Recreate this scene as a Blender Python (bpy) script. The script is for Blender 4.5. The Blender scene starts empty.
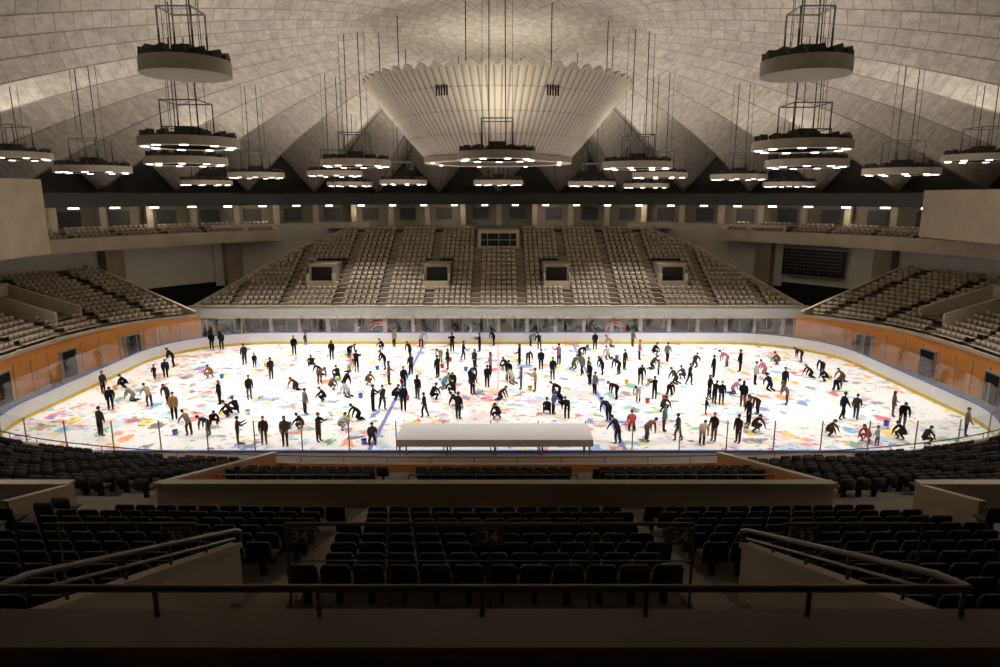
import bpy, math, random
import numpy as np
from mathutils import Vector, Matrix
random.seed(7); rng=np.random.default_rng(7)
sc=bpy.context.scene
try: sc.view_settings.view_transform='Standard'
except Exception: pass
COL=sc.collection
pi=math.pi
CAM=(0.15,-46.9,13.84)
# ---------------------------------------------------------------- materials
def mat(name,col,rough=0.7,var=0.08,scale=2.0,metal=0.0,emit=None,estr=0,bump=0.0,spec=0.3):
    m=bpy.data.materials.new(name); m.use_nodes=True
    nt=m.node_tree; b=nt.nodes['Principled BSDF']
    b.inputs['Roughness'].default_value=rough; b.inputs['Metallic'].default_value=metal
    b.inputs['Specular IOR Level'].default_value=spec
    if var>0:
        tc=nt.nodes.new('ShaderNodeTexCoord'); n=nt.nodes.new('ShaderNodeTexNoise')
        n.inputs['Scale'].default_value=scale; n.inputs['Detail'].default_value=4
        nt.links.new(tc.outputs['Object'],n.inputs['Vector'])
        r=nt.nodes.new('ShaderNodeValToRGB')
        r.color_ramp.elements[0].position=0.3; r.color_ramp.elements[1].position=0.7
        r.color_ramp.elements[0].color=(*[c*(1-var) for c in col],1)
        r.color_ramp.elements[1].color=(*[min(1,c*(1+var)) for c in col],1)
        nt.links.new(n.outputs['Fac'],r.inputs['Fac']); nt.links.new(r.outputs['Color'],b.inputs['Base Color'])
    else: b.inputs['Base Color'].default_value=(*col,1)
    if emit:
        b.inputs['Emission Color'].default_value=(*emit,1); b.inputs['Emission Strength'].default_value=estr
    return m
M={}
M['beige']=mat('beige_painted_concrete',(0.47,0.39,0.285),0.75,0.1,0.6)
M['beige_dk']=mat('tan_concrete',(0.30,0.245,0.18),0.8,0.12,0.6)
M['white']=mat('white_wall_paint',(0.72,0.68,0.61),0.7,0.06,0.5)
M['fascia']=mat('white_fascia',(0.88,0.86,0.82),0.5,0.04,0.5)
M['orange']=mat('orange_wall_panel',(0.72,0.28,0.065),0.55,0.12,0.4)
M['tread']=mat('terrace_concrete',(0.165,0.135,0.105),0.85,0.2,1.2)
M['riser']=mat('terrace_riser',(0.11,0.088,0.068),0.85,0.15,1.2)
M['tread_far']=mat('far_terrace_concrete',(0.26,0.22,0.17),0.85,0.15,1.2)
M['floor']=mat('rink_surround_floor',(0.14,0.13,0.12),0.6,0.15,0.8)
M['dark']=mat('dark_void',(0.012,0.011,0.010),0.8,0.0)
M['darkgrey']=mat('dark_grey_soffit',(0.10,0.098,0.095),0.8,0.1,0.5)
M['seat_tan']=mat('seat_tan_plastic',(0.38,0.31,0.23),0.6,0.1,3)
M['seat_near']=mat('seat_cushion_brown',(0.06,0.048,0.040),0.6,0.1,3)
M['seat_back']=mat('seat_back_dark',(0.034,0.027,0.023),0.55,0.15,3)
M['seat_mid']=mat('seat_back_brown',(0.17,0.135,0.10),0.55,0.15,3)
M['metal']=mat('steel_rail',(0.16,0.135,0.11),0.35,0.05,3,metal=0.4)
M['steel']=mat('galvanised_steel',(0.35,0.34,0.32),0.4,0.05,3,metal=0.7)
M['cable']=mat('black_cable',(0.02,0.018,0.016),0.6,0.0)
M['lamp']=mat('lamp_casing_beige',(0.52,0.46,0.38),0.6,0.06,1)
M['lampdk']=mat('lamp_fixture_dark',(0.05,0.045,0.04),0.6,0.1,3)
M['bulb']=mat('lamp_bulb',(1,1,1),0.5,0,emit=(1,0.92,0.78),estr=7)
M['tube']=mat('soffit_light',(1,1,1),0.5,0,emit=(1,0.97,0.9),estr=8)
M['board']=mat('rink_board_white',(0.78,0.78,0.77),0.35,0.03,0.5)
M['yellow']=mat('yellow_kick_plate',(0.80,0.58,0.05),0.4,0.05,0.5)
M['blue']=mat('blue_paint',(0.08,0.15,0.42),0.4,0.05,0.5)
M['blueline']=mat('blue_line_paint',(0.17,0.19,0.46),0.4,0.1,0.8)
M['redfaint']=mat('faint_red_line_paint',(0.72,0.42,0.44),0.4,0.1,0.8)
M['red']=mat('red_paint',(0.65,0.04,0.04),0.4,0.05,0.5)
M['canopy']=mat('bench_canopy_white',(0.92,0.92,0.92),0.35,0.03,0.6)
M['net']=mat('goal_net',(0.7,0.7,0.7),0.8,0.05,3)
M['signpl']=mat('section_sign_plate',(0.16,0.135,0.11),0.5,0.05,3)
M['signtx']=mat('section_sign_text',(0.62,0.58,0.50),0.5,0,3)
M['screen']=mat('scoreboard_face',(0.015,0.015,0.016),0.3,0,3)
M['dot']=mat('scoreboard_marks',(0.12,0.12,0.12),0.5,0,3)
g=bpy.data.materials.new('rink_glass'); g.use_nodes=True; nt=g.node_tree; nt.nodes.clear()
o=nt.nodes.new('ShaderNodeOutputMaterial'); mx=nt.nodes.new('ShaderNodeMixShader'); tr=nt.nodes.new('ShaderNodeBsdfTransparent'); gl=nt.nodes.new('ShaderNodeBsdfGlossy')
tr.inputs['Color'].default_value=(0.94,0.96,0.955,1); gl.inputs['Roughness'].default_value=0.06; mx.inputs[0].default_value=0.11
nt.links.new(tr.outputs[0],mx.inputs[1]); nt.links.new(gl.outputs[0],mx.inputs[2]); nt.links.new(mx.outputs[0],o.inputs[0]); M['glass']=g
def dome_mat():
    m=bpy.data.materials.new('dome_concrete_panels'); m.use_nodes=True; nt=m.node_tree; b=nt.nodes['Principled BSDF']; L=nt.links.new
    uv=nt.nodes.new('ShaderNodeUVMap'); uv.uv_map='UVMap'
    br=nt.nodes.new('ShaderNodeTexBrick'); br.offset=0.0; br.inputs['Scale'].default_value=1
    br.inputs['Brick Width'].default_value=0.5; br.inputs['Row Height'].default_value=0.80; br.inputs['Mortar Size'].default_value=0.020; br.inputs['Mortar Smooth'].default_value=0.5
    br.inputs['Color1'].default_value=(0.70,0.65,0.58,1); br.inputs['Color2'].default_value=(0.63,0.585,0.52,1); br.inputs['Mortar'].default_value=(0.33,0.30,0.265,1)
    L(uv.outputs[0],br.inputs['Vector'])
    tc=nt.nodes.new('ShaderNodeTexCoord'); n=nt.nodes.new('ShaderNodeTexNoise'); n.inputs['Scale'].default_value=1.6; n.inputs['Detail'].default_value=8; n.inputs['Roughness'].default_value=0.75
    L(tc.outputs['Object'],n.inputs['Vector'])
    r=nt.nodes.new('ShaderNodeValToRGB'); r.color_ramp.elements[0].position=0.35; r.color_ramp.elements[1].position=0.60
    r.color_ramp.elements[0].color=(0.62,0.60,0.58,1); r.color_ramp.elements[1].color=(1.05,1.05,1.05,1); L(n.outputs['Fac'],r.inputs['Fac'])
    mm=nt.nodes.new('ShaderNodeMixRGB'); mm.blend_type='MULTIPLY'; mm.inputs[0].default_value=0.8
    L(br.outputs['Color'],mm.inputs[1]); L(r.outputs[0],mm.inputs[2]); L(mm.outputs[0],b.inputs['Base Color']); b.inputs['Roughness'].default_value=0.9
    return m
M['dome']=dome_mat()
def ice_mat():
    m=bpy.data.materials.new('painted_ice'); m.use_nodes=True; nt=m.node_tree; b=nt.nodes['Principled BSDF']; L=nt.links.new
    tc=nt.nodes.new('ShaderNodeTexCoord')
    def N(t,**k):
        n=nt.nodes.new(t)
        for a,v in k.items(): n.inputs[a].default_value=v
        return n
    base=N('ShaderNodeRGB'); base.outputs[0].default_value=(0.79,0.775,0.76,1); cur=base.outputs[0]
    pal=[(0.62,0.04,0.03),(0.85,0.50,0.03),(0.03,0.12,0.50),(0.85,0.68,0.08),(0.75,0.18,0.24),(0.08,0.34,0.62),(0.80,0.26,0.05),(0.05,0.32,0.15),(0.80,0.42,0.48),(0.35,0.55,0.72),(0.08,0.08,0.12),(0.60,0.08,0.10)]
    big=N('ShaderNodeTexNoise',Scale=0.17,Detail=2.0); L(tc.outputs['Object'],big.inputs['Vector'])
    bigm=nt.nodes.new('ShaderNodeMapRange'); bigm.inputs['From Min'].default_value=0.38; bigm.inputs['From Max'].default_value=0.62; bigm.inputs['To Min'].default_value=-0.20; bigm.inputs['To Max'].default_value=0.09; L(big.outputs['Fac'],bigm.inputs['Value'])
    def layer(scale,thr,nscale,rot,stretch,seed,soft,strength):
        nonlocal cur
        mp=N('ShaderNodeMapping'); mp.inputs['Rotation'].default_value=(0,0,rot); mp.inputs['Scale'].default_value=(1,stretch,1); mp.inputs['Location'].default_value=(seed*7.3,seed*3.1,seed*1.7)
        L(tc.outputs['Object'],mp.inputs['Vector'])
        n1=N('ShaderNodeTexNoise',Scale=nscale*0.7,Detail=3.0); L(mp.outputs[0],n1.inputs['Vector'])
        vm=nt.nodes.new('ShaderNodeVectorMath'); vm.operation='SCALE'; vm.inputs['Scale'].default_value=0.9/scale
        sub=nt.nodes.new('ShaderNodeVectorMath'); sub.operation='SUBTRACT'; sub.inputs[1].default_value=(0.5,0.5,0.5); L(n1.outputs['Color'],sub.inputs[0]); L(sub.outputs[0],vm.inputs[0])
        ad=nt.nodes.new('ShaderNodeVectorMath'); ad.operation='ADD'; L(mp.outputs[0],ad.inputs[0]); L(vm.outputs[0],ad.inputs[1])
        vo=N('ShaderNodeTexVoronoi',Scale=scale); vo.voronoi_dimensions='2D'; L(ad.outputs[0],vo.inputs['Vector'])
        sp=nt.nodes.new('ShaderNodeSeparateColor'); L(vo.outputs['Color'],sp.inputs[0])
        rp=nt.nodes.new('ShaderNodeValToRGB'); rp.color_ramp.interpolation='CONSTANT'
        el=rp.color_ramp.elements; k=len(pal)
        for i in range(k):
            if i==0: e=el[0]; e.position=0
            elif i==1: e=el[1]; e.position=1/k
            else: e=el.new(i/k)
            e.color=(*pal[(i*5+seed)%k],1)
        L(sp.outputs[0],rp.inputs['Fac'])
        n2=N('ShaderNodeTexNoise',Scale=nscale*2.6,Detail=6.0,Roughness=0.7); L(mp.outputs[0],n2.inputs['Vector'])
        a=nt.nodes.new('ShaderNodeMath'); a.operation='MULTIPLY_ADD'; a.inputs[1].default_value=1.1; L(n2.outputs['Fac'],a.inputs[0])
        g1=nt.nodes.new('ShaderNodeMath'); g1.operation='MULTIPLY'; g1.inputs[1].default_value=0.60; L(sp.outputs[1],g1.inputs[0])
        g2=nt.nodes.new('ShaderNodeMath'); g2.operation='ADD'; L(g1.outputs[0],g2.inputs[0]); L(bigm.outputs[0],g2.inputs[1]); L(g2.outputs[0],a.inputs[2])
        s=nt.nodes.new('ShaderNodeMath'); s.operation='SUBTRACT'; L(a.outputs[0],s.inputs[0]); L(vo.outputs['Distance'],s.inputs[1])
        mr=nt.nodes.new('ShaderNodeMapRange'); mr.inputs['From Min'].default_value=thr; mr.inputs['From Max'].default_value=thr+soft; mr.inputs['To Max'].default_value=strength; L(s.outputs[0],mr.inputs['Value'])
        mix=nt.nodes.new('ShaderNodeMixRGB'); L(mr.outputs[0],mix.inputs[0]); L(cur,mix.inputs[1]); L(rp.outputs[0],mix.inputs[2]); cur=mix.outputs[0]
    layer(0.28,0.68,0.9,0.3,1.0,1,0.20,0.32)
    layer(0.55,0.70,1.4,0.9,1.6,2,0.09,0.75)
    layer(0.95,0.71,2.0,2.1,0.6,3,0.07,0.85)
    layer(1.6,0.74,3.0,1.2,1.7,5,0.05,0.9)
    L(cur,b.inputs['Base Color']); b.inputs['Roughness'].default_value=0.42; b.inputs['Specular IOR Level'].default_value=0.3
    return m
M['ice']=ice_mat()
# ---------------------------------------------------------------- mesh builder
class MB:
    def __init__(s): s.v=[]; s.f=[]; s.m=[]; s.mats=[]
    def mi(s,m):
        m=M[m] if isinstance(m,str) else m
        if m not in s.mats: s.mats.append(m)
        return s.mats.index(m)
    def add(s,vs,fs,m):
        o=len(s.v); s.v.extend([tuple(v) for v in vs]); i=s.mi(m)
        for f in fs: s.f.append([o+j for j in f]); s.m.append(i)
    def box(s,c,size,m,rz=0,rx=0):
        R=Matrix.Rotation(rz,3,'Z')@Matrix.Rotation(rx,3,'X'); c=Vector(c); h=Vector(size)/2
        vs=[c+R@Vector((x*h.x,y*h.y,z*h.z)) for x in(-1,1) for y in(-1,1) for z in(-1,1)]
        s.add(vs,[(0,1,3,2),(4,6,7,5),(0,4,5,1),(2,3,7,6),(0,2,6,4),(1,5,7,3)],m)
    def cyl(s,p0,p1,r,m,n=8,r1=None,cap=True):
        p0=Vector(p0);p1=Vector(p1); d=(p1-p0).normalized(); a=d.orthogonal().normalized(); b=d.cross(a); r1=r if r1 is None else r1
        vs=[]
        for p,q in((p0,r),(p1,r1)):
            for i in range(n):
                t=2*pi*i/n; vs.append(p+a*math.cos(t)*q+b*math.sin(t)*q)
        fs=[(i,(i+1)%n,n+(i+1)%n,n+i) for i in range(n)]
        if cap: fs+= [tuple(range(n))[::-1],tuple(range(n,2*n))]
        s.add(vs,fs,m)
    def tube(s,pts,r,m,n=8):
        for a,b in zip(pts[:-1],pts[1:]): s.cyl(a,b,r,m,n)
    def prism_wall(s,p0,p1,zb0,zt0,zb1,zt1,th,m,cap=None):
        d=Vector((p1[0]-p0[0],p1[1]-p0[1])).normalized(); n=Vector((-d.y,d.x))*th/2
        vs=[(p0[0]+n.x,p0[1]+n.y,zb0),(p0[0]-n.x,p0[1]-n.y,zb0),(p1[0]-n.x,p1[1]-n.y,zb1),(p1[0]+n.x,p1[1]+n.y,zb1),
            (p0[0]+n.x,p0[1]+n.y,zt0),(p0[0]-n.x,p0[1]-n.y,zt0),(p1[0]-n.x,p1[1]-n.y,zt1),(p1[0]+n.x,p1[1]+n.y,zt1)]
        s.add(vs,[(0,1,2,3),(4,7,6,5),(0,4,5,1),(1,5,6,2),(2,6,7,3),(3,7,4,0)],m)
    def ribbon(s,pts,z0,z1,m,closed=False):
        n=len(pts); vs=[]
        for i,p in enumerate(pts):
            a=z0[i] if hasattr(z0,'__len__') else z0; b=z1[i] if hasattr(z1,'__len__') else z1
            vs.append((p[0],p[1],a)); vs.append((p[0],p[1],b))
        fs=[(2*i,2*i+2,2*i+3,2*i+1) for i in range(n-1)]
        if closed: fs.append((2*n-2,0,1,2*n-1))
        s.add(vs,fs,m)
    def strip(s,pa,pb,z,m,closed=False,zb=None):
        n=len(pa); vs=[]
        for i in range(n):
            za=z[i] if hasattr(z,'__len__') else z; zz=za if zb is None else (zb[i] if hasattr(zb,'__len__') else zb)
            vs.append((pa[i][0],pa[i][1],za)); vs.append((pb[i][0],pb[i][1],zz))
        fs=[(2*i,2*i+2,2*i+3,2*i+1) for i in range(n-1)]
        if closed: fs.append((2*n-2,0,1,2*n-1))
        s.add(vs,fs,m)
    def obj(s,name,smooth=False,loc=None,parent=None):
        me=bpy.data.meshes.new(name); me.from_pydata(s.v,[],s.f)
        for m in s.mats: me.materials.append(m)
        me.polygons.foreach_set('material_index',s.m)
        if smooth: me.polygons.foreach_set('use_smooth',[True]*len(s.f))
        me.update(); ob=bpy.data.objects.new(name,me); COL.objects.link(ob)
        if loc: ob.location=loc
        if parent: ob.parent=parent
        return ob
def arc(R,a0,a1,n): return [(R*math.cos(math.radians(a0+(a1-a0)*i/n)),R*math.sin(math.radians(a0+(a1-a0)*i/n))) for i in range(n+1)]
def pol(R,a): return (R*math.cos(math.radians(a)),R*math.sin(math.radians(a)))
# ---------------------------------------------------------------- ice rink
def rink(off=0,n=14):
    hx,hy,r=30+off,15+off,8.5+off; P=[]
    for cx,cy,a in((hx-r,hy-r,0),(-hx+r,hy-r,90),(-hx+r,-hy+r,180),(hx-r,-hy+r,270)):
        for i in range(n+1):
            t=math.radians(a+90*i/n); P.append((cx+r*math.cos(t),cy+r*math.sin(t)))
    return P
b=MB(); P=rink(); b.add([(x,y,0) for x,y in P],[tuple(range(len(P)))],'ice'); b.obj('ice_rink')
b=MB(); b.add([(*pol(50.2,i*5),-0.03) for i in range(72)],[tuple(range(72))],'floor'); b.obj('floor')
b=MB()
b.box((0,0,0.006),(0.12,29.9,0.008),'redfaint')
for s in(-1,1):
    b.box((s*7.14,0,0.006),(0.24,29.9,0.008),'blueline'); b.box((s*26,0,0.006),(0.06,27,0.008),'redfaint')
b.obj('rink_line_markings')
b=MB(); P0=rink(0);P1=rink(0.12)
b.ribbon(P0,0,0.22,'yellow',True); b.ribbon(P0,0.22,1.12,'board',True); b.ribbon(P1,0,1.12,'board',True)
b.strip(rink(-0.02),rink(0.14),1.15,'blue',True); b.ribbon(rink(-0.02),1.10,1.15,'blue',True); b.ribbon(rink(0.14),1.05,1.15,'blue',True)
b.obj('rink_board')
b=MB(); PG=rink(0.06,10); b.ribbon(PG,1.15,2.75,'glass',True)
b.obj('rink_glass')
def resample(P,step,closed=True):
    Q=P+[P[0]] if closed else P
    out=[];acc=0;nxt=0
    for a,c in zip(Q[:-1],Q[1:]):
        L=math.dist(a,c)
        while nxt<=acc+L and L>0:
            t=(nxt-acc)/L; out.append((a[0]+(c[0]-a[0])*t,a[1]+(c[1]-a[1])*t,math.atan2(c[1]-a[1],c[0]-a[0]))); nxt+=step
        acc+=L
    return out
b=MB()
for x,y,h in resample(rink(0.08,20),2.4):
    b.box((x,y,1.95),(0.05,0.05,1.6),'steel',h)
b.obj('rink_glass_post')
b=MB(); b.box((-0.1,-16.3,2.58),(9.3,2.3,0.10),'canopy'); b.box((-0.1,-15.2,2.45),(9.3,0.08,0.3),'canopy'); b.box((-0.1,-17.42,2.45),(9.3,0.06,0.34),'canopy')
for x in np.linspace(-4.6,4.4,5):
    b.box((x,-17.3,1.27),(0.08,0.08,2.55),'steel'); b.box((x,-15.25,1.27),(0.08,0.08,2.55),'steel')
b.box((-0.1,-17.35,0.9),(9.2,0.06,1.8),'board'); b.box((-0.1,-16.7,0.45),(9.0,0.4,0.06),'seat_tan')
for x in (-4,-2,0,2,4): b.box((x,-16.7,0.21),(0.08,0.35,0.42),'steel')
b.obj('players_bench')
def goal(x,y):
    b=MB(); r=0.06
    A=[(x+0.95*math.cos(t),y,1.1+0.75*math.sin(t)) for t in np.linspace(pi,0,13)]
    b.tube([(x-0.95,y,0)]+A+[(x+0.95,y,0)],r,'red')
    B=[(x+0.75*math.cos(t),y+0.7,0.95+0.5*math.sin(t)) for t in np.linspace(pi,0,13)]
    b.tube([(x-0.75,y+0.7,0)]+B+[(x+0.75,y+0.7,0)],0.03,'net')
    for p,q in zip([(x-0.95,y,0)]+A+[(x+0.95,y,0)],[(x-0.75,y+0.7,0)]+B+[(x+0.75,y+0.7,0)]): b.cyl(p,q,0.02,'net',5)
    for i in range(12):
        xx=x-0.7+1.4*i/11; b.cyl((xx,y+0.7,0),(xx,y+0.7,1.2),0.008,'net',4)
    for i in range(8): b.cyl((x-0.75,y+0.7,i*0.14),(x+0.75,y+0.7,i*0.14),0.008,'net',4)
    b.obj('hockey_goal')
goal(-11.7,16.4); goal(11.4,16.4)
# ---------------------------------------------------------------- bowl seating (superellipse rows)
NN=2.8
def se(d,t,a=34.0,bb=18.5):
    c,s=math.cos(t),math.sin(t)
    return ((a+d)*math.copysign(abs(c)**(2/NN),c),(bb+d)*math.copysign(abs(s)**(2/NN),s))
TS=[math.radians(x) for x in np.linspace(139,401,300)]
def zz(d,y):
    yn=y/(18.5+d); t=min(1,max(0,(yn+0.75)/0.5)); return 1.5+1.4*t
DEP=0.8; RISE=0.256
CUT=154.3
b=MB()
for k in range(0,34):
    d0,d1=k*DEP,(k+1)*DEP
    pa=[se(d0,t) for t in TS]; pb=[se(d1,t) for t in TS]
    seg=[]
    for i in range(len(TS)):
        x,y=pb[i]; ok=math.hypot(*pa[i])<(46.0 if pa[i][1]>-20 else 49.0) and y>-46
        ang=math.degrees(math.atan2(y,x))%360
        if 180-CUT<ang<CUT: ok=False
        if ok: seg.append(i)
        if (not ok or i==len(TS)-1) and len(seg)>1:
            A=[pa[j] for j in seg];B=[pb[j] for j in seg]
            zA=[zz(d0,p[1])+RISE*k for p in A]; zC=[zz(d1,p[1])+RISE*(k+1) for p in B]
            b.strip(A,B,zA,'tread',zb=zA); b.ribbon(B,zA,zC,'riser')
        if not ok: seg=[]
b.obj('seating_terrace')
def seat_template():
    V=[];F=[];Mi=[]
    def bx(c,s,mi):
        o=len(V);h=[q/2 for q in s]
        for x in(-1,1):
            for y in(-1,1):
                for z in(-1,1): V.append((c[0]+x*h[0],c[1]+y*h[1],c[2]+z*h[2]))
        for q in [(0,1,3,2),(4,6,7,5),(0,4,5,1),(2,3,7,6),(0,2,6,4),(1,5,7,3)]: F.append([o+j for j in q]); Mi.append(mi)
    bx((0,0.03,0.42),(0.45,0.40,0.05),0); bx((0,-0.03,0.20),(0.07,0.22,0.40),1)
    out=[(-0.23,0.44),(0.23,0.44),(0.235,0.76),(0.19,0.83),(-0.19,0.83),(-0.235,0.76)]
    o=len(V)
    for x,z in out: V.append((x,-0.165-0.10*(z-0.45),z))
    for x,z in out: V.append((x,-0.215-0.12*(z-0.45),z))
    n=6; F.append([o+i for i in range(n)][::-1]); Mi.append(0); F.append([o+n+i for i in range(n)]); Mi.append(1)
    for i in range(n): F.append([o+i,o+(i+1)%n,o+n+(i+1)%n,o+n+i]); Mi.append(1)
    return np.array(V),F,Mi
SV,SF,SM=seat_template()
def seats(name,L,m0='seat_tan',m1='seat_back'):
    n=len(L)
    if n==0: return
    A=np.array(L); c,s=np.cos(A[:,3]),np.sin(A[:,3]); nv=len(SV)
    X=SV[None,:,0]*c[:,None]-SV[None,:,1]*s[:,None]+A[:,0:1]
    Y=SV[None,:,0]*s[:,None]+SV[None,:,1]*c[:,None]+A[:,1:2]
    Z=SV[None,:,2]+A[:,2:3]+0*X
    co=np.stack([X,Y,Z],-1).reshape(-1,3)
    loops=np.concatenate([np.array(f) for f in SF]); sizes=np.array([len(f) for f in SF])
    allL=(loops[None,:]+np.arange(n)[:,None]*nv).ravel(); allS=np.tile(sizes,n); starts=np.concatenate([[0],np.cumsum(allS)[:-1]])
    me=bpy.data.meshes.new(name); me.vertices.add(n*nv); me.vertices.foreach_set('co',co.ravel())
    me.loops.add(len(allL)); me.loops.foreach_set('vertex_index',allL.astype(np.int32))
    me.polygons.add(len(allS)); me.polygons.foreach_set('loop_start',starts.astype(np.int32)); me.polygons.foreach_set('loop_total',allS.astype(np.int32))
    me.materials.append(M[m0]); me.materials.append(M[m1]); me.polygons.foreach_set('material_index',np.tile(np.array(SM,dtype=np.int32),n))
    me.update(); me.validate(); ob=bpy.data.objects.new(name,me); COL.objects.link(ob); return ob
VOM=[(-38.5,7.0),(38.5,6.5)]
near=[];side=[];asteps=MB()
for k in range(0,28):
    d=k*DEP+0.42
    pts=[se(d,t) for t in TS]
    for x,y,h in resample(pts,0.52,False):
        r=math.hypot(x,y)
        if r>45.3 and y>-20: continue
        if r>48: continue
        ang=math.degrees(math.atan2(y,x))%360
        if 180-CUT-0.9<ang<CUT+0.9: continue
        isnear=y<-12
        if not isnear and k>13: continue
        D=y+46.9
        if D<6.0: continue
        ax=abs(x)
        if isnear:
            if 15.3<D<19.3 and ax<11.0: continue
            if 18.0<D<19.6: continue
            if abs(ax-3.45)<0.40: continue
            if abs(ax-10.6)<0.5: continue
            if ax<3.1 and D<8.9: continue
            if ax<4.35 and ax>3.1 and D<10.4: continue
            if k<12 and ax<10.4 and k not in(4,5,6): continue
            if k<8 and (abs(ax-3.9)<0.55 if x<0 else abs(ax-3.4)<0.55): continue
            if 11.3<ax<18.5 and 15.0<D<19: continue
        z=zz(k*DEP,y)+RISE*k
        if any(abs(x-vx)<3.2 and abs(y-vy)<2.0 for vx,vy in VOM): continue
        q=(ang%7.2)*math.radians(1)*r
        if ax>10.7 and q<0.95:
            if not isnear: asteps.box((x,y,z+0.06),(0.52,0.45,0.12),'beige_dk',h)
            continue
        (near if isnear else side).append((x,y,z,h))
asteps.obj('side_stand_aisle_steps')
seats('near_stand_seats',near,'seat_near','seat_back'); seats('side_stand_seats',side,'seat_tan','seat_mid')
F=[se(-0.15,t) for t in TS]; top=[zz(0,p[1])+0.25 for p in F]
b=MB()
sid=[i for i,p in enumerate(F) if p[1]>-14.5]; nea=[i for i,p in enumerate(F) if p[1]<=-14.2]
def splitruns(idx):
    runs=[];cur=[idx[0]]
    for i in idx[1:]:
        if i==cur[-1]+1: cur.append(i)
        else: runs.append(cur);cur=[i]
    runs.append(cur);return runs
for run in splitruns(sid):
    A=[F[i] for i in run]; T=[top[i] for i in run]
    b.ribbon(A,0,T,'orange')
    O=[se(0.05,TS[i]) for i in run]; b.strip(A,O,T,'beige'); b.ribbon(O,[t-0.5 for t in T],T,'beige')
    A2=[se(-0.2,TS[i]) for i in run]; b.ribbon(A2,[t-0.22 for t in T],[t+0.03 for t in T],'beige'); b.strip(A2,A,[t+0.03 for t in T],'beige')
    for x,y,h in resample(A,1.8,False): b.box((x,y,1.2),(0.04,0.10,2.4),'beige_dk',h)
b.obj('orange_stand_wall')
b=MB()
for run in splitruns(nea):
    A=[F[i] for i in run]; T=[top[i]+0.1 for i in run]; O=[se(0.05,TS[i]) for i in run]
    b.ribbon(A,0,T,'orange'); b.strip(A,O,T,'beige_dk'); b.ribbon(O,[t-0.9 for t in T],T,'orange')
    b.tube([(p[0],p[1],t+0.28) for p,t in list(zip(A,T))[::2]],0.03,'metal',6)
    for x,y,h in resample(A,2.0,False): b.cyl((x,y,1.7),(x,y,2.13),0.02,'metal',6)
b.obj('rinkside_parapet')
def wall_door(t_deg,w,n,h=2.1):
    t=math.radians(t_deg); p=se(-0.22,t); q=se(-0.22,t+0.01); a=math.atan2(q[1]-p[1],q[0]-p[0])
    b=MB(); b.box((p[0],p[1],h/2),(w,0.16,h),'dark',a)
    for s in(-1,1): b.box((p[0]+s*math.cos(a)*w/2,p[1]+s*math.sin(a)*w/2,h/2),(0.12,0.24,h),'steel',a)
    b.box((p[0],p[1],h),(w+0.12,0.24,0.12),'steel',a)
    b.obj(n)
i=1
for td,w in((157,1.4),(174.5,1.6),(186,1.6),(23,1.4),(5.5,1.6),(-6,1.6)):
    wall_door(td,w,'door_%d'%i); i+=1
b=MB()
for s in(-1,1):
    p0=pol(31.2,CUT); p1=pol(45,CUT)
    b.prism_wall((-s*p0[0],p0[1]+.1),(-s*p1[0],p1[1]+.1),0,3.4,0,6.9,0.3,'beige')
b.obj('side_stand_end_wall')
for vx,vy in VOM:
    b=MB(); s=1 if vx>0 else -1
    b.prism_wall((vx-s*3,vy+1.6),(vx+s*3,vy+1.6),3,4.7,3,6.6,0.25,'beige')
    b.prism_wall((vx-s*3,vy-1.6),(vx+s*3,vy-1.6),3,4.7,3,6.6,0.25,'beige')
    b.box((vx+s*3,vy,5.2),(0.25,3.4,2.8),'beige'); b.box((vx+s*2.8,vy,4.7),(0.1,2.2,1.9),'dark'); b.box((vx,vy,4.0),(5.6,3.0,0.1),'tread')
    b.obj('stand_vomitory')
# ---------------------------------------------------------------- far stand
NR=18; fd=0.86; fr=0.405; fy0=19.3; fz0=2.55
def hw(i):
    return 31.0-0.62*i if i<13 else (31-0.62*13)-(i-13)*1.0
b=MB()
for i in range(NR):
    y0=fy0+i*fd; z=fz0+i*fr; w=hw(i)
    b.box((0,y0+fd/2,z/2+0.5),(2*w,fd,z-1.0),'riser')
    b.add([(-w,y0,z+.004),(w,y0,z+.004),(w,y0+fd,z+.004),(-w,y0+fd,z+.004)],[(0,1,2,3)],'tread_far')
b.obj('far_stand_terrace')
FV=[(-18.9,6),(-6.6,6),(6.2,6),(18.6,6)]
aisles=[-27,-22,-16.6,-12,-7.2,-2.4,2.4,7.2,12,16.6,22,27]
L=[]
for i in range(NR):
    y=fy0+i*fd+0.45; z=fz0+i*fr; w=hw(i)-0.5
    edges=[-w]+[a for a in aisles if abs(a)<w-0.5]+[w]
    for e0,e1 in zip(edges[:-1],edges[1:]):
        a0=e0+(0.45 if e0!=-w else 0); a1=e1-(0.45 if e1!=w else 0)
        n=max(1,int((a1-a0)/0.53)); stp=(a1-a0)/n
        for j in range(n):
            x=a0+stp*(j+0.5); ok=True
            for vx,_ in FV:
                if abs(x-vx)<1.7 and 5<=i<=9: ok=False
            if abs(x)<2.6 and 13<=i<=17: ok=False
            if ok: L.append((x,y,z,pi))
M['seat_far']=mat('seat_beige_far',(0.44,0.37,0.285),0.6,0.08,3)
seats('far_stand_seats',L,'seat_far','seat_mid')
b=MB()
for a in aisles:
    for i in range(NR):
        if abs(a)<hw(i): b.box((a,fy0+i*fd+0.22,fz0+i*fr+0.1),(0.86,0.44,0.2),'beige_dk'); b.box((a,fy0+i*fd+0.02,fz0+i*fr-0.1),(0.86,0.05,0.25),'beige_dk')
b.obj('far_stand_aisle_steps')
b=MB()
b.box((0,fy0-0.15,2.35),(62.6,0.22,1.15),'fascia'); b.box((0,fy0-0.15,2.98),(62.8,0.34,0.1),'beige')
b.box((0,fy0-0.15,1.74),(62.6,0.3,0.08),'beige')
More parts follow.
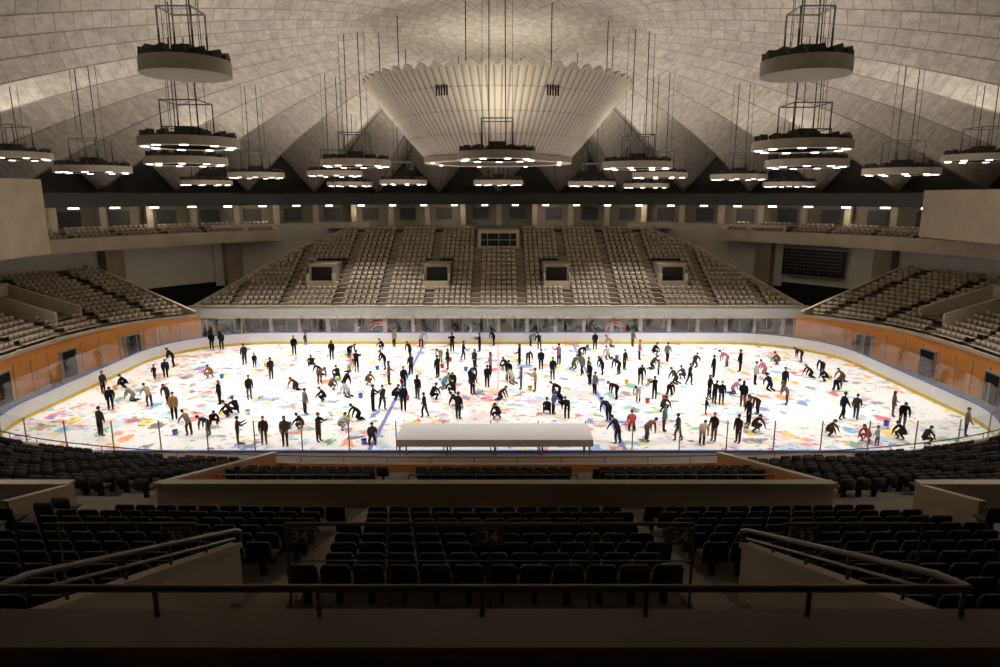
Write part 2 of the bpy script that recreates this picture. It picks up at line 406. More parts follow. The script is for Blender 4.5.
for s in(-1,1):
    b.prism_wall((s*31.2,fy0-0.2),(s*23.1,fy0+13*fd+0.3),1.7,2.9,1.7,fz0+13*fr+0.45,0.25,'beige')
    b.prism_wall((s*23.1,fy0+13*fd+0.3),(s*18,fy0+18*fd),1.7,fz0+13*fr+0.45,1.7,fz0+18*fr+0.4,0.25,'beige')
b.obj('far_stand_parapet')
b=MB()
b.box((0,21.2,0.9),(60,0.2,1.8),'beige_dk')
for x in np.linspace(-29,29,21): b.box((x,19.4,0.88),(0.35,0.35,1.75),'white')
for x in np.linspace(-27.5,27.5,20): b.box((x,21.0,0.95),(2.0,0.1,1.4),'darkgrey')
b.obj('wall_under_far_stand')
for vx,_ in FV:
    b=MB(); i=5; y=fy0+i*fd; z=fz0+i*fr
    b.box((vx,y+1.9,z+1.1),(2.8,3.6,2.2),'beige_dk'); b.box((vx,y+0.08,z+0.95),(2.2,0.06,1.9),'dark')
    for s in(-1,1): b.box((vx+s*1.35,y-0.3,z+0.5),(0.12,1.4,1.5),'beige')
    b.box((vx,y-0.95,z+0.1),(2.8,0.1,0.9),'beige')
    b.obj('far_stand_vomitory')
b=MB(); y=fy0+13*fd; z=fz0+13*fr
b.box((0,y+2,z+1.1),(4.8,3.8,2.2),'beige'); b.box((0,y+0.07,z+1.1),(4.1,0.06,1.5),'dark'); b.box((0,y+0.02,z+1.1),(4.3,0.05,0.06),'steel')
for s in(-1.3,0,1.3): b.box((s,y+0.02,z+1.1),(0.06,0.06,1.5),'steel')
b.obj('control_booth')
# ---------------------------------------------------------------- ring walls, concourse, balcony
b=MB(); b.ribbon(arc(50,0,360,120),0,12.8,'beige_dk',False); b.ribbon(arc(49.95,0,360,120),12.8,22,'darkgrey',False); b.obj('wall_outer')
zf=fz0+NR*fr
b=MB(); b.add([(-18,fy0+NR*fd,zf),(18,fy0+NR*fd,zf),(24,42,zf),(24,46,zf),(-24,46,zf),(-24,42,zf)],[(0,1,2,3,4,5)],'tread')
A=arc(46,43,137,60); B=arc(50,43,137,60); b.strip(A,B,zf+0.02,'tread')
b.obj('concourse_floor')
b=MB()
for a0,a1 in((43,68),(112,137)): b.ribbon(arc(46,a0,a1,20),3.4,zf+0.7,'white')
b.ribbon(arc(46.2,-20,43,40),3.9,9.3,'white'); b.ribbon(arc(46.2,137,200,40),3.9,9.3,'white')
b.ribbon(arc(46.3,-20,50,40),0,3.9,'dark'); b.ribbon(arc(46.3,130,200,40),0,3.9,'dark')
for a in(28.3,45.5,134.5,151.7,10,170): b.box((*pol(45.6,a),5.2),(1.6,1.9,8.4),'beige_dk',math.radians(a))
b.obj('wall_ring')
b=MB(); sx,sy=pol(45.4,38.3); rz=math.radians(38.3-90)
b.box((sx,sy,6.5),(7.1,0.3,3.0),'screen',rz)
n=Vector((-math.cos(math.radians(38.3)),-math.sin(math.radians(38.3)),0)); tt=Vector((-n.y,n.x,0))
for i in range(15):
    for j in range(7):
        if j in(0,) and i%3: continue
        c=Vector((sx,sy,6.5))+n*0.17+tt*((i-7)*0.44)+Vector((0,0,(j-3)*0.38)); b.box(c,(0.3,0.03,0.13),'dot',rz)
for z in(4.95,8.05): b.box((sx,sy,z),(7.3,0.4,0.12),'steel',rz)
b.obj('scoreboard')
bs=[]
for nm,a0,a1 in(('balcony_left',128,200),('balcony_right',-20,52)):
    b=MB(); R=43.4
    b.ribbon(arc(R,a0,a1,50),8.6,9.9,'beige'); b.strip(arc(R,a0,a1,50),arc(R+0.3,a0,a1,50),9.9,'beige'); b.ribbon(arc(R+0.3,a0,a1,50),9,9.9,'beige')
    b.strip(arc(R,a0,a1,50),arc(50,a0,a1,50),8.6,'darkgrey')
    for i in range(4):
        b.strip(arc(R+.3+i*1.0,a0,a1,50),arc(R+1.3+i*1.0,a0,a1,50),9.1+i*0.3,'tread'); b.ribbon(arc(R+1.3+i,a0,a1,50),9.1+i*.3,9.4+i*.3,'riser')
        rr=R+0.8+i*1.0
        for j in range(int(math.radians(a1-a0)*rr/0.55)):
            a=a0+math.degrees(j*0.55/rr)
            if (a%6)<0.8: continue
            x,y=pol(rr,a); bs.append((x,y,9.1+i*.3,math.radians(a)+pi/2))
    b.strip(arc(R+4.3,a0,a1,50),arc(50,a0,a1,50),10.3,'tread')
    e=a0 if nm.endswith('left') else a1
    b.prism_wall(pol(R,e),pol(50,e),8.6,10.0,8.6,10.6,0.3,'beige')
    b.obj(nm)
seats('balcony_seats',bs,'seat_tan','seat_mid')
b=MB(); b.box((-41,2,12.2),(8,12,6.0),'beige'); b.obj('corner_block')
b=MB(); b.box((43,9.5,12.3),(8,11,4.2),'beige'); b.obj('corner_block')
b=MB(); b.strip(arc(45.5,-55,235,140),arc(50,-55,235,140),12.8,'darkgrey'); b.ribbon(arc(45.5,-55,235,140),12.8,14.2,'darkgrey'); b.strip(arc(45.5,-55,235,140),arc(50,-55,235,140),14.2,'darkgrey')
b.obj('ceiling_soffit_ring')
b=MB()
for a in np.arange(0,181,6.0): b.box((*pol(48.6,a),11.3),(0.5,0.7,3.0),'beige',math.radians(a))
b.obj('concourse_columns')
b=MB()
for a in np.arange(3,178,6.0):
    b.box((*pol(49.85,a),11.5),(0.1,2.2,1.6),'darkgrey',math.radians(a))
b.obj('concourse_windows')
b=MB()
angs=list(np.arange(4.0,180,5.2))
for a in angs: b.box((*pol(46.6,a),12.68),(0.45,0.8,0.14),'tube',math.radians(a))
so=b.obj('soffit_downlights')
for a in angs[::3]:
    ld=bpy.data.lights.new('downlight','POINT'); ld.energy=75; ld.color=(1,0.88,0.70); ld.shadow_soft_size=0.3
    lo=bpy.data.objects.new('downlight',ld); COL.objects.link(lo); lo.location=(*pol(47.0,a),12.3); lo.parent=so
# ---------------------------------------------------------------- dome
RD=48.5; NF=36
def dome_z(r,tri):
    q=min(r,RD)/RD
    return 14.3+10.2*(1-q**1.9)+4.8*(q**1.5)*tri
rs=np.linspace(0.6,RD,44); nph=NF*4
V=[];Fc=[];UV=[]
for r in rs:
    for j in range(nph):
        ph=2*pi*j/nph; u=(j/4.0)%1.0; tri=1-abs(2*u-1)
        V.append((r*math.cos(ph),r*math.sin(ph),dome_z(r,tri)))
me=bpy.data.meshes.new('ceiling_dome')
for i in range(len(rs)-1):
    for j in range(nph):
        a=i*nph+j;b_=i*nph+(j+1)%nph; Fc.append((a,b_,b_+nph,a+nph)); UV+= [(j/4,rs[i]),((j+1)/4,rs[i]),((j+1)/4,rs[i+1]),(j/4,rs[i+1])]
V.append((0,0,dome_z(0,0))); c=len(V)-1
for j in range(nph): Fc.append((c,(j+1)%nph,j)); UV+=[(0,0),((j+1)/4,.6),(j/4,.6)]
me.from_pydata(V,[],Fc); uvl=me.uv_layers.new(name='UVMap'); uvl.data.foreach_set('uv',np.array(UV).ravel()); me.materials.append(M['dome']); me.update()
ob=bpy.data.objects.new('ceiling_dome',me); COL.objects.link(ob)
# ---------------------------------------------------------------- central funnel
M['cone']=mat('funnel_ribbed_panel',(0.60,0.535,0.44),0.7,0.06,0.5)
M['cone_dk']=mat('funnel_rib_shadow_gap',(0.34,0.295,0.235),0.8,0.08,0.5)
b=MB(); n=120; zt,zb=20.9,16.35; rt,rb=8.8,4.95
vs=[];steps=10
for k in range(steps+1):
    t=k/steps; z=zb+(zt-zb)*t; r=rb+(rt-rb)*(t**0.94)
    for j in range(n*4):
        ph=2*pi*j/(n*4); w=(j%4); rr=r+(0.0 if w in(0,1) else -0.05)
        vs.append((rr*math.cos(ph),rr*math.sin(ph),z))
N4=n*4
o=len(b.v); b.v.extend(vs)
for k in range(steps):
    for j in range(N4):
        b.f.append([o+k*N4+j,o+k*N4+(j+1)%N4,o+(k+1)*N4+(j+1)%N4,o+(k+1)*N4+j]); b.m.append(b.mi('cone' if j%4!=2 else 'cone_dk'))
nt_=56
for j in range(nt_):
    a0,a1=2*pi*j/nt_,2*pi*(j+1)/nt_; am=(a0+a1)/2
    b.add([(rt*math.cos(a0),rt*math.sin(a0),zt-0.05),(rt*math.cos(a1),rt*math.sin(a1),zt-0.05),((rt+0.2)*math.cos(am),(rt+0.2)*math.sin(am),zt+0.30),((rt-0.3)*math.cos(am),(rt-0.3)*math.sin(am),zt+0.27)],[(0,1,2),(0,2,3),(1,3,2)],'cone')
b.strip(arc(rt,0,360,72),arc(rt-1.2,0,360,72),zt,'cone_dk')
for zq in(17.5,18.7,19.9):
    tq=(zq-zb)/(zt-zb); rq=rb+(rt-rb)*(tq**0.94)+0.012; b.ribbon(arc(rq,0,360,96),zq,zq+0.04,'cone_dk')
b.ribbon(arc(rb+0.1,0,360,64),16.05,16.4,'lamp'); b.strip(arc(rb+0.1,0,360,64),arc(rb-0.9,0,360,64),16.05,'lamp'); b.ribbon(arc(rb-0.9,0,360,64),16.05,17,'cone_dk'); b.add([(*p,16.9) for p in arc(rb-0.5,0,355,71)],[tuple(range(72))],'lampdk')
for k in range(8):
    x,y=pol(rb-0.4,k*45+18); b.cyl((x,y,16.0),(x,y,16.06),0.13,'bulb',10)
for a in(-113,-67):
    for q in range(5):
        x,y=pol(8.05+0.02,a+q*1.2-2.4); b.box((x,y,19.75),(0.05,0.08,0.6),'dark',math.radians(a))
for k in range(10):
    x,y=pol(7.8,k*36+5); b.cyl((x,y,zt),(x,y,dome_z(7.8,0.0)+.3),0.03,'cable',5)
fo=b.obj('central_ceiling_funnel')
def added_dome_fill(parent,loc,size,e):  # added unseen fill that brightens the dome, standing in for ice bounce
    ud=bpy.data.lights.new('added_dome_fill','AREA'); ud.shape='DISK'; ud.size=size; ud.energy=e; ud.color=(1,0.90,0.76)
    uo=bpy.data.objects.new('added_dome_fill',ud); COL.objects.link(uo); uo.parent=parent; uo.location=loc; uo.rotation_euler=(pi,0,0)
added_dome_fill(fo,(0,0,17.6),8.0,560)  # added fill inside the funnel to brighten the dome apex
# ---------------------------------------------------------------- hanging lamps
def lamp(x,y,z,diam=4.6,band=0.42,lit=True,power=4600,up=300):
    b=MB(); R=diam/2; top=dome_z(math.hypot(x,y),0.3)-z
    n=32
    b.cyl((0,0,-band/2),(0,0,band/2),R,'lamp',n,cap=False)
    if lit:
        b.ribbon(arc(R*0.70,0,360,n),-band/2,0.1,'lampdk')
        b.strip(arc(R,0,360,n),arc(R*0.70,0,360,n),-band/2,'lamp')
    else: b.add([(*p,-band/2) for p in arc(R*0.995,0,350,35)],[tuple(range(36))],'lamp')
    b.add([(*p,0.05) for p in arc(R*0.99,0,350,35)],[tuple(range(36))],'lampdk')
    nb=9
    if lit:
        for k in range(nb):
            px,py=pol(R*0.85,k*360/nb+7); b.cyl((px,py,-band/2-0.03),(px,py,-band/2+0.02),0.19*diam/4.6,'bulb',10)
    for k in range(14):
        a=k*360/14+4; px,py=pol(R*0.86,a); b.box((px,py,band/2+0.12),(0.34,0.42,0.26),'lampdk',math.radians(a),0.3)
    for k in range(9):
        a=k*40+11; px,py=pol(R*0.5,a); b.box((px,py,band/2+0.1),(0.3,0.5,0.24+0.1*(k%3)),'lampdk',math.radians(a))
    q=R*0.38; H=min(1.9,top-.3)
    for sx in(-1,1):
        for sy in(-1,1): b.cyl((sx*q,sy*q,0),(sx*q,sy*q,H),0.035,'cable',6)
    b.tube([(-q,-q,H),(q,-q,H),(q,q,H),(-q,q,H),(-q,-q,H)],0.035,'cable',5)
    b.box((0,0,0.5),(q*1.1,q*1.1,0.5),'lampdk')
    for sx in(-1,1):
        b.cyl((sx*q*0.55,0,0.4),(sx*q*0.5,0,top+.3),0.03,'cable',5)
        b.cyl((sx*q,0.1,0),(sx*q*0.95,0.1,top+.3),0.016,'cable',4)
    ob=b.obj('hanging_arena_lamp',loc=(x,y,z))
    if lit:
        ld=bpy.data.lights.new('downlight_spot','SPOT'); ld.energy=power; ld.spot_size=math.radians(98); ld.spot_blend=0.7; ld.color=(1,0.965,0.915); ld.shadow_soft_size=0.9
        lo=bpy.data.objects.new('downlight_spot',ld); COL.objects.link(lo); lo.parent=ob; lo.location=(0,0,-band/2-0.15)
        tgt=Vector((x*0.85,y*(0.75 if y<0 else 0.8),0)); dv=tgt-Vector((x,y,z)); lo.rotation_euler=dv.to_track_quat('-Z','Y').to_euler()
    if up: added_dome_fill(ob,(0,0,1.2),diam*0.8,up)  # added dome fill above the lamp, not part of the fixture
    return ob
LP=[(-15,-13.4,16.4),(-18.5,-6.3,15.9),(-27,15.7,15.1),(-20.4,10.4,15.6),(-9.4,-1.7,16.0),(-13.8,10.5,15.75),(-15.3,22.8,15.1),(-9.2,18.7,15.2),(-26.8,-1.8,15.6),(-32.3,-1.4,16.5)]
UPS=[130,90,230,110,110,110,240,180,130,110]
for (x,y,z),u in zip(LP,UPS):
    lamp(x,y,z,up=u); lamp(-x-0.2,y-0.2,z-0.15,up=u)
for s in(-1,1):
    lamp(s*11.0,-22,18.3,3.05,0.5,lit=False,up=120)
    lamp(s*29,-17,15.8,power=2400,up=130); lamp(s*19,-30,16.6,power=1500,up=150)  # both pairs added out of view to brighten dome edges and near stands
lamp(0,-9.6,16.0,4.4,up=190); lamp(0,15.7,15.1,up=200)
# ---------------------------------------------------------------- near stand structures
b=MB()
def wallbox(b,x0,x1,y,z0,z1,m,cap='beige'):
    b.box(((x0+x1)/2,y,(z0+z1)/2),(abs(x1-x0),0.2,z1-z0),m); b.box(((x0+x1)/2,y,z1+0.03),(abs(x1-x0)+0.1,0.3,0.07),cap)
wallbox(b,-10.2,10.2,-28.2,3.8,5.32,'beige')
for s in(-1,1):
    b.prism_wall((s*10.2,-28.2),(s*10.2,-18.4),1.5,5.35,1.0,2.3,0.2,'orange'); b.prism_wall((s*10.2,-28.3),(s*10.2,-18.3),5.3,5.40,2.25,2.37,0.3,'beige')
    wallbox(b,s*11.9,s*18.5,-29.6,4.2,5.95,'beige'); b.prism_wall((s*11.9,-29.6),(s*11.9,-32.0),4.6,5.95,5.2,6.6,0.2,'beige')
b.obj('stand_parapet_wall')
def rail(name,x0,x1,y,z0,z1,sign=None,step=1.35,m='metal'):
    b=MB(); b.cyl((x0,y,z1),(x1,y,z1),0.03,m,10); b.cyl((x0,y,(z0+z1)/2+.1),(x1,y,(z0+z1)/2+.1),0.012,m,6)
    n=max(1,round(abs(x1-x0)/step))
    for i in range(n+1):
        x=x0+(x1-x0)*i/n; b.cyl((x,y,z0),(x,y,z1),0.02,m,8)
    ob=b.obj(name)
    if sign:
        for (sx,txt) in sign:
            c=MB(); c.box((sx,y-0.05,z1-0.17),(0.44,0.03,0.26),'signpl'); c.obj('sign_plate',parent=ob)
            if txt:
                cu=bpy.data.curves.new('sign_text','FONT'); cu.body=txt; cu.size=0.25; cu.align_x='CENTER'; cu.align_y='CENTER'; cu.extrude=0.004; cu.materials.append(M['signtx'])
                to=bpy.data.objects.new('sign_text',cu); COL.objects.link(to); to.location=(sx,y-0.075,z1-0.17); to.rotation_euler=(pi/2,0,0); to.parent=ob
    return ob
rail('stand_railing',-3.02,3.02,-37.9,7.7,9.1,[(-2.8,'34'),(0,'34'),(2.8,'34')],1.44)
rail('stand_railing',-6.4,-4.35,-37.9,7.7,9.1,[(-4.62,'35')],1.44)
rail('stand_railing',4.35,6.4,-37.9,7.7,9.1,[(4.65,'33')],1.44)
rail('stand_railing',-9.9,-4.5,-24.9,3.2,4.15,None,1.3); rail('stand_railing',-3.1,2.9,-24.9,3.2,4.15,None,1.3); rail('stand_railing',3.9,9.9,-24.9,3.2,4.15,None,1.3)
b=MB()
for s in(-1,1):
    for k in range(10,28):
        for h in(0,1):
            y=-18.5-k*DEP-0.2-0.4*h; b.box((s*3.45,y,1.5+RISE*k+0.065+0.12*h-0.1),(0.68,0.4,0.14),'beige_dk')
b.obj('stand_aisle_steps')
b=MB()
for s in(-1,1):
    b.prism_wall((s*4.1,-41.8),(s*4.1,-37.2),7.9,10.2,6.4,8.32,0.14,'beige'); b.prism_wall((s*4.1,-41.8),(s*4.1,-37.15),10.18,10.26,8.30,8.38,0.2,'beige')
b.box((0,-42.0,8.8),(22,0.25,3.0),'beige_dk'); b.box((0,-42.05,10.32),(22,0.5,0.08),'beige_dk')
b.obj('gallery_parapet')
b=MB(); b.cyl((-4.15,-41.9,10.62),(4.1,-41.9,10.62),0.034,'metal',12)
for x in(-4.1,-2.75,-1.38,0,1.38,2.75,4.05): b.cyl((x,-41.9,10.35),(x,-41.9,10.62),0.022,'metal',8)
for s in(-1,1):
    x=s*4.1; pts=[(x,-41.9,10.62),(x,-41.5,10.5),(x,-37.2,8.62),(x,-37.0,8.5),(x,-37.0,8.3)]
    b.tube(pts,0.034,'metal',10); b.tube([(x,-41.5,10.34),(x,-37.2,8.48)],0.02,'metal',8)
    for t in np.linspace(0.1,1,5):
        y=-41.5+t*4.3; z=10.5-t*1.88; b.cyl((x,y,z-0.35),(x,y,z),0.02,'metal',8)
b.obj('gallery_railing')
b=MB(); b.box((0,-47.6,12.1),(14,3.8,0.25),'riser'); b.box((0,-44,9.3),(22,3.9,0.15),'riser'); b.obj('gallery_floor')
# ---------------------------------------------------------------- people
jm=bpy.data.materials.new('jacket_cloth'); jm.use_nodes=True; nt=jm.node_tree; oi=nt.nodes.new('ShaderNodeObjectInfo'); nt.links.new(oi.outputs['Color'],nt.nodes['Principled BSDF'].inputs['Base Color']); nt.nodes['Principled BSDF'].inputs['Roughness'].default_value=0.9; nt.nodes['Principled BSDF'].inputs['Specular IOR Level'].default_value=0.1
pm=bpy.data.materials.new('trouser_cloth'); pm.use_nodes=True; nt=pm.node_tree; oi=nt.nodes.new('ShaderNodeObjectInfo'); rp=nt.nodes.new('ShaderNodeValToRGB'); rp.color_ramp.interpolation='CONSTANT'
cols=[(0,(0.008,0.008,0.009)),(0.40,(0.012,0.015,0.03)),(0.62,(0.02,0.018,0.017)),(0.78,(0.09,0.075,0.06)),(0.90,(0.03,0.05,0.11))]
rp.color_ramp.elements[0].color=(*cols[0][1],1); rp.color_ramp.elements[1].position=cols[1][0]; rp.color_ramp.elements[1].color=(*cols[1][1],1)
for p,c in cols[2:]:
    e=rp.color_ramp.elements.new(p); e.color=(*c,1)
nt.links.new(oi.outputs['Random'],rp.inputs['Fac']); nt.links.new(rp.outputs[0],nt.nodes['Principled BSDF'].inputs['Base Color']); nt.nodes['Principled BSDF'].inputs['Roughness'].default_value=0.9; nt.nodes['Principled BSDF'].inputs['Specular IOR Level'].default_value=0.1
M['skin']=mat('skin',(0.45,0.28,0.20),0.6,0.04,8); M['hair']=mat('black_hair',(0.012,0.010,0.009),0.6,0.1,8); M['shoe']=mat('shoe_leather',(0.02,0.02,0.02),0.5,0.1,8)
M['hat']=mat('knit_hat',(0.10,0.10,0.12),0.9,0.2,20); M['lip']=mat('lips',(0.4,0.15,0.12),0.5,0,1)
def person_mesh(name,t=3,legs=((0,0),(0,0)),arms=((6,15),(6,15)),head=0,splay=0.02,aspl=0.15,child=False,hat=None,longhair=False,knee_ground=False):
    t=math.radians(t); dr=Vector((0,math.sin(t),math.cos(t)))
    P=Vector((0,0,0)); J={}; J['pel']=P; J['sp']=P+dr*0.2; J['ch']=P+dr*0.40; J['nk']=P+dr*0.53; J['nt']=P+dr*0.60
    E=[('pel','sp','j'),('sp','ch','j'),('ch','nk','j'),('nk','nt','s')]; Rd={'pel':.145,'sp':.15,'ch':.16,'nk':.078,'nt':.05}
    for i,s in enumerate((-1,1)):
        h1,h2=[math.radians(a) for a in legs[i]]; hip=P+Vector((s*0.09,0,-0.03)); kn=hip+Vector((s*splay,math.sin(h1),-math.cos(h1))).normalized()*0.43; an=kn+Vector((0,-math.sin(h2),-math.cos(h2)))*0.41
        if knee_ground: toe=an+Vector((0,-0.05,-0.08))
        else: toe=an+Vector((s*0.03,0.16,-0.045))
        for k_,v_ in(('hip',hip),('kn',kn),('an',an),('toe',toe)): J[k_+str(i)]=v_
        E+=[('pel','hip%d'%i,'p'),('hip%d'%i,'kn%d'%i,'p'),('kn%d'%i,'an%d'%i,'p'),('an%d'%i,'toe%d'%i,'f')]
        Rd.update({'hip%d'%i:.105,'kn%d'%i:.075,'an%d'%i:.055,'toe%d'%i:.04})
        a1,a2=[math.radians(a) for a in arms[i]]; sh=P+dr*0.45+Vector((s*0.17,0,0)); el=sh+Vector((s*aspl,math.sin(a1),-math.cos(a1))).normalized()*0.28; fd_=Vector((-s*0.05,math.sin(a2),-math.cos(a2))).normalized(); wr=el+fd_*0.24; pa=wr+fd_*0.09
        J['sh%d'%i]=sh;J['el%d'%i]=el;J['wr%d'%i]=wr;J['pa%d'%i]=pa
        E+=[('ch','sh%d'%i,'j'),('sh%d'%i,'el%d'%i,'j'),('el%d'%i,'wr%d'%i,'j'),('wr%d'%i,'pa%d'%i,'s')]
        Rd.update({'sh%d'%i:.085,'el%d'%i:.066,'wr%d'%i:.040,'pa%d'%i:.032})
        side=fd_.cross(Vector((1,0,0))).normalized()
        for f in range(5):
            off=(f-2)*0.017; ln=[0.055,0.075,0.082,0.075,0.058][f]
            if f==0: b0=wr+fd_*0.04+side*0.03; tip=b0+(fd_*0.6+side*0.8).normalized()*0.055
            else: b0=pa+side*(-off+0.008); tip=b0+(fd_+Vector((-s*0.35,0,0))).normalized()*ln
            J['f%d%d'%(i,f)]=tip; E.append(('wr%d'%i if f==0 else 'pa%d'%i,'f%d%d'%(i,f),'s')); Rd['f%d%d'%(i,f)]=.009
    names=list(J); idx={k:i for i,k in enumerate(names)}
    me=bpy.data.meshes.new('tmp'); me.from_pydata([J[k] for k in names],[(idx[a],idx[c]) for a,c,_ in E],[])
    ob=bpy.data.objects.new('tmp',me); COL.objects.link(ob)
    sk=ob.modifiers.new('s','SKIN'); sk.branch_smoothing=0.3; sd=ob.modifiers.new('d','SUBSURF'); sd.levels=1; sd.render_levels=1
    lay=me.skin_vertices[0].data
    for k in names:
        r=Rd[k]*(1.0); lay[idx[k]].radius=(r,r) if k not in('ch','sp','pel') else (r*1.15,r*0.85)
        lay[idx[k]].use_root=(k=='pel')
    dg=bpy.context.evaluated_depsgraph_get(); ev=ob.evaluated_get(dg); em=bpy.data.meshes.new_from_object(ev)
    V=[v.co.copy() for v in em.vertices]; Fs=[list(p.vertices) for p in em.polygons]; Mi=[]
    seg=[(J[a],J[c],m,(Rd[a]+Rd[c])/2) for a,c,m in E]; mm={'j':0,'p':1,'s':2,'f':4}
    for p in em.polygons:
        c=p.center; best=None;bd=9
        for a,q,m,r in seg:
            d=q-a; u=max(0,min(1,(c-a).dot(d)/d.length_squared)); ds=(c-(a+d*u)).length-r
            if ds<bd: bd=ds;best=m
        if best=='p' and (c-J['pel']).dot(dr)>-0.14: best='j'
        Mi.append(mm[best])
    bpy.data.objects.remove(ob); bpy.data.meshes.remove(me); bpy.data.meshes.remove(em)
    hd=t*0.6+math.radians(head); hv=Vector((0,math.sin(hd),math.cos(hd))); hf=Vector((0,math.cos(hd),-math.sin(hd))); hx=Vector((1,0,0)); hc=J['nt']+hv*0.10
    hs=1.3 if child else 1.0
    def sph(c,rx,ry,rz,m,nu=16,nv=12,fn=None):
        o=len(V)
        for i in range(nv+1):
            th=pi*i/nv
            for j in range(nu):
                ph=2*pi*j/nu; x,y,z=math.sin(th)*math.cos(ph),math.sin(th)*math.sin(ph),math.cos(th)
                if fn: x,y,z=fn(x,y,z)
                V.append(c+hx*x*rx*hs+hf*y*ry*hs+hv*z*rz*hs)
        for i in range(nv):
            for j in range(nu): Fs.append([o+i*nu+j,o+i*nu+(j+1)%nu,o+(i+1)*nu+(j+1)%nu,o+(i+1)*nu+j]); Mi.append(m)
    def face(x,y,z):
        if z<0: k=1+0.28*z; x*=k; y*=(1+0.12*z)
        if y>0.85 and -0.35<z<0.1: y+=0.12
        return x,y,z
    sph(hc,0.076,0.095,0.118,2,fn=face)
    def cap(x,y,z):
        if y>0.2: z=max(z,0.42-0.1*y)
        elif not longhair: z=max(z,-0.55)
        return x,y,z
    sph(hc+hv*0.012*hs-hf*0.012*hs,0.088,0.104,0.122,5 if hat else 3,fn=cap)
    if longhair: sph(hc-hf*0.06*hs-hv*0.09*hs,0.075,0.05,0.14,3,10,8)
    for s in(-1,1):
        sph(hc+hx*s*0.078*hs-hv*0.005,0.012,0.022,0.032,2,8,6); sph(hc+hx*s*0.030*hs+hf*0.086*hs+hv*0.012*hs,0.013,0.008,0.008,3,8,6)
    sph(hc+hf*0.098*hs-hv*0.022*hs,0.012,0.017,0.02,2,8,6); sph(hc+hf*0.086*hs-hv*0.062*hs,0.024,0.006,0.006,6,8,6)
    mn=min(v.z for v in V); cy=(J['an0'].y+J['an1'].y)/2
    V=[(v.x,v.y-cy,v.z-mn) for v in V]
    out=bpy.data.meshes.new(name); out.from_pydata(V,[],Fs)
    for m in(jm,pm,M['skin'],M['hair'],M['shoe'],M['hat'],M['lip']): out.materials.append(m)
    out.polygons.foreach_set('material_index',Mi); out.polygons.foreach_set('use_smooth',[True]*len(Fs)); out.update(); return out
PM={
 'stand':person_mesh('person_standing',4),
 'stand2':person_mesh('person_standing_long_hair',2,((4,2),(-3,2)),((10,60),(-5,20)),longhair=True),
 'hat':person_mesh('person_in_hat',3,((3,0),(-2,0)),((5,30),(8,35)),hat=True),
 'walk':person_mesh('person_walking',6,((20,6),(-10,22)),((-18,-5),(18,35))),
 'photo':person_mesh('person_photographing',3,((2,0),(-2,0)),((45,120),(45,120)),aspl=0.25),
 'bend':person_mesh('person_bending',68,((14,10),(8,8)),((12,5),(4,4)),head=15),
 'lean':person_mesh('person_leaning',34,((14,10),(-4,8)),((35,30),(15,10)),head=20),
 'crouch':person_mesh('person_crouching',36,((98,42),(88,42)),((50,30),(40,20)),head=15,splay=0.25),
 'kneel':person_mesh('person_kneeling',46,((25,86),(25,86)),((25,15),(40,20)),head=15,knee_ground=True,splay=0.15),
 'child':person_mesh('child_standing',4,((5,0),(-4,3)),((10,30),(14,45)),child=True,hat=True),
}
PT="""-269,63 -264,125 -255,125 -213,70 -201,60 -175,24 -182,105 -183,146 -173,-27 -224,29 -234,-43 -265,24 -259,29 -224,-38 -205,-69 -257,-49 -234,-99 -283,-13 -276,2 -175,-82 -170,-99 -189,-38 -172,-65 -170,-59 -148,-112 -133,-112 -120,-115 -125,-59 -145,-3 -154,60 -144,87 -138,38 -120,-32 -122,-3 -124,24 -131,94 -123,47 -110,-15 -103,-23 -85,-69 -82,-53 -71,-114 -98,10 -92,54 -107,125 -98,137 -82,10 -77,-49 -72,-27 -62,-53 -69,-3 -69,38 -56,-27 -46,-65 -77,94 -73,137 -45,-27 -42,-3 -47,29
-41,54 -32,-15 -31,87 -25,-69 -24,-49 -34,10 -21,10 -19,54 -17,117 -18,-15 -6,38 -1,-27 0,-69 -4,146 6,54 13,10 17,-3 30,141 25,70 38,125 35,54 18,70 32,-59 36,-59 43,-27 46,-38 44,-69 42,24 51,70 60,54 67,38 69,10 70,29 69,-15 70,87 89,125 96,87 83,38 109,137 96,38 103,54 122,87 107,10 126,137 139,105 123,54 127,38 109,-27 109,-53 122,-15 136,10 143,24 143,10 100,-91 105,-107 69,-112 70,-73 83,-27 81,-91 86,-107 116,-114 135,-59 147,-27 147,-38 152,-38 125,-107 138,-110 155,-80 155,-91 169,-59 190,63
165,-15 193,10 214,38 235,70 207,-8 197,-38 259,79 196,-98 247,-3 250,18 247,29 218,-69 266,18 257,38 227,-69 213,-108 254,-63 215,-115 235,-105 276,-99 245,-111 -42,117 -49,79 -8,2 -114,47 -135,13 -249,-31 -182,-98 -119,-88 -103,-108 -95,-88 8,18 27,-8 161,60 168,29 195,47 144,79 164,-45 199,-8 248,-83 97,-31"""
pts=[tuple(float(q)/10 for q in p.split(',')) for p in PT.split()]
dark=[(0.006,0.006,0.007),(0.008,0.009,0.012),(0.012,0.012,0.013),(0.008,0.012,0.025),(0.018,0.016,0.015),(0.035,0.032,0.03)]
bright=[(0.40,0.05,0.04),(0.36,0.27,0.18),(0.08,0.13,0.30),(0.45,0.40,0.33),(0.09,0.12,0.06),(0.30,0.16,0.06),(0.4,0.15,0.2),(0.15,0.07,0.05),(0.4,0.4,0.4),(0.08,0.2,0.22),(0.16,0.15,0.14),(0.22,0.19,0.15)]
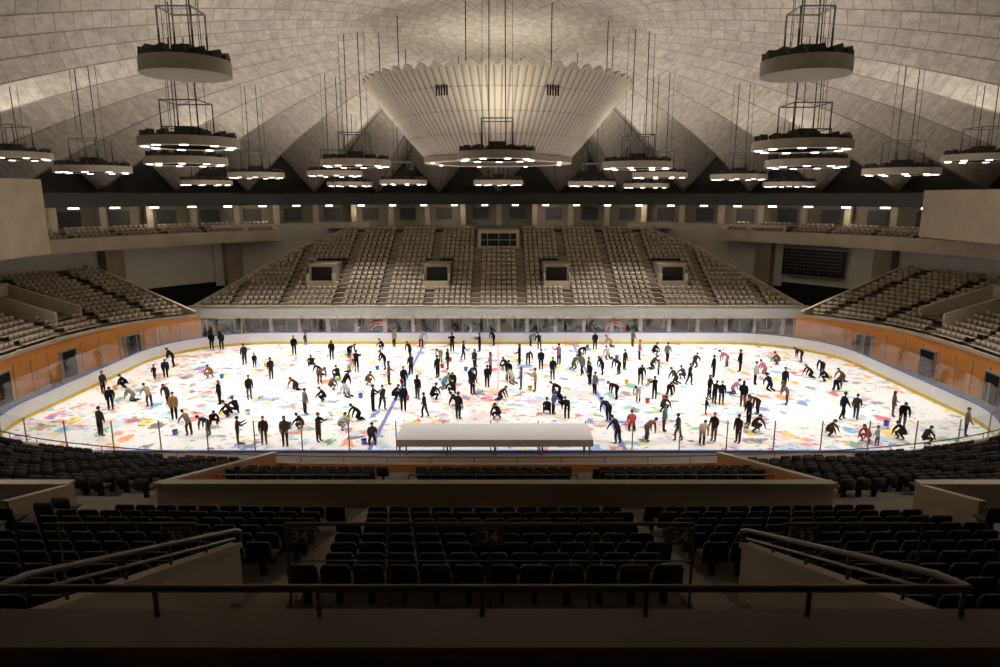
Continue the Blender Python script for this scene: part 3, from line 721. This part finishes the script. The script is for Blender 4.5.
kinds=['stand']*5+['stand2']*4+['hat']*2+['walk']*3+['photo']*2+['bend']*3+['lean']*5+['crouch']*7+['kneel']*5+['child']*2
off_ice=[(-13.6,16.3),(-9.9,16.4),(-4.2,16.5),(-3.1,16.6),(4.0,16.4),(9.2,16.4),(13.5,16.5),(-26,16.5),(-25,16.7)]
for n_,(x,y) in enumerate(pts+off_ice):
    k=random.choice(kinds)
    if n_<len(pts): x=max(-29.3,min(29.3,x)); y=max(-14.3,min(14.4,y)); zg=0.0
    else: k=random.choice(['stand','stand2','hat']); zg=-0.03
    ob=bpy.data.objects.new(PM[k].name,PM[k]); COL.objects.link(ob)
    s=random.uniform(0.95,1.06)*(0.68 if k=='child' else 1.0)
    ob.scale=(s*1.1,s*1.06,s); ob.location=(x,y,zg); ob.rotation_euler=(0,0,random.uniform(0,2*pi))
    c=random.choice(dark) if random.random()<0.72 else random.choice(bright); ob.color=(*c,1)
bm_={}
for nm,c in(('r',(0.6,0.05,0.04)),('b',(0.05,0.15,0.5)),('y',(0.8,0.6,0.05)),('w',(0.75,0.75,0.75))): bm_[nm]=mat('bucket_plastic_'+nm,c,0.4,0.03,4)
for i in range(34):
    x,y=random.choice(pts); b=MB(); m=bm_[random.choice('rbyw')]
    b.cyl((0,0,0),(0,0,0.3),0.13,m,14,0.16); b.cyl((0,0,0.27),(0,0,0.30),0.17,m,14,0.17); b.tube([(0.16*math.cos(t),0,0.3+0.14*math.sin(t)) for t in np.linspace(0,pi,9)],0.008,'steel',4)
    b.obj('paint_bucket',loc=(max(-28,min(28,x+random.uniform(.5,1)*random.choice((-1,1)))),max(-14,min(14,y+random.uniform(-.7,.7))),0.0))
# ---------------------------------------------------------------- world + camera
w=bpy.data.worlds.new('world'); sc.world=w; w.use_nodes=True; w.node_tree.nodes['Background'].inputs[0].default_value=(0.01,0.009,0.008,1)
cd=bpy.data.cameras.new('camera'); cd.lens=23.8; cd.sensor_width=36; cd.clip_end=500
co=bpy.data.objects.new('camera',cd); COL.objects.link(co); co.location=CAM; co.rotation_euler=(math.radians(90-11.7),0,0); sc.camera=co
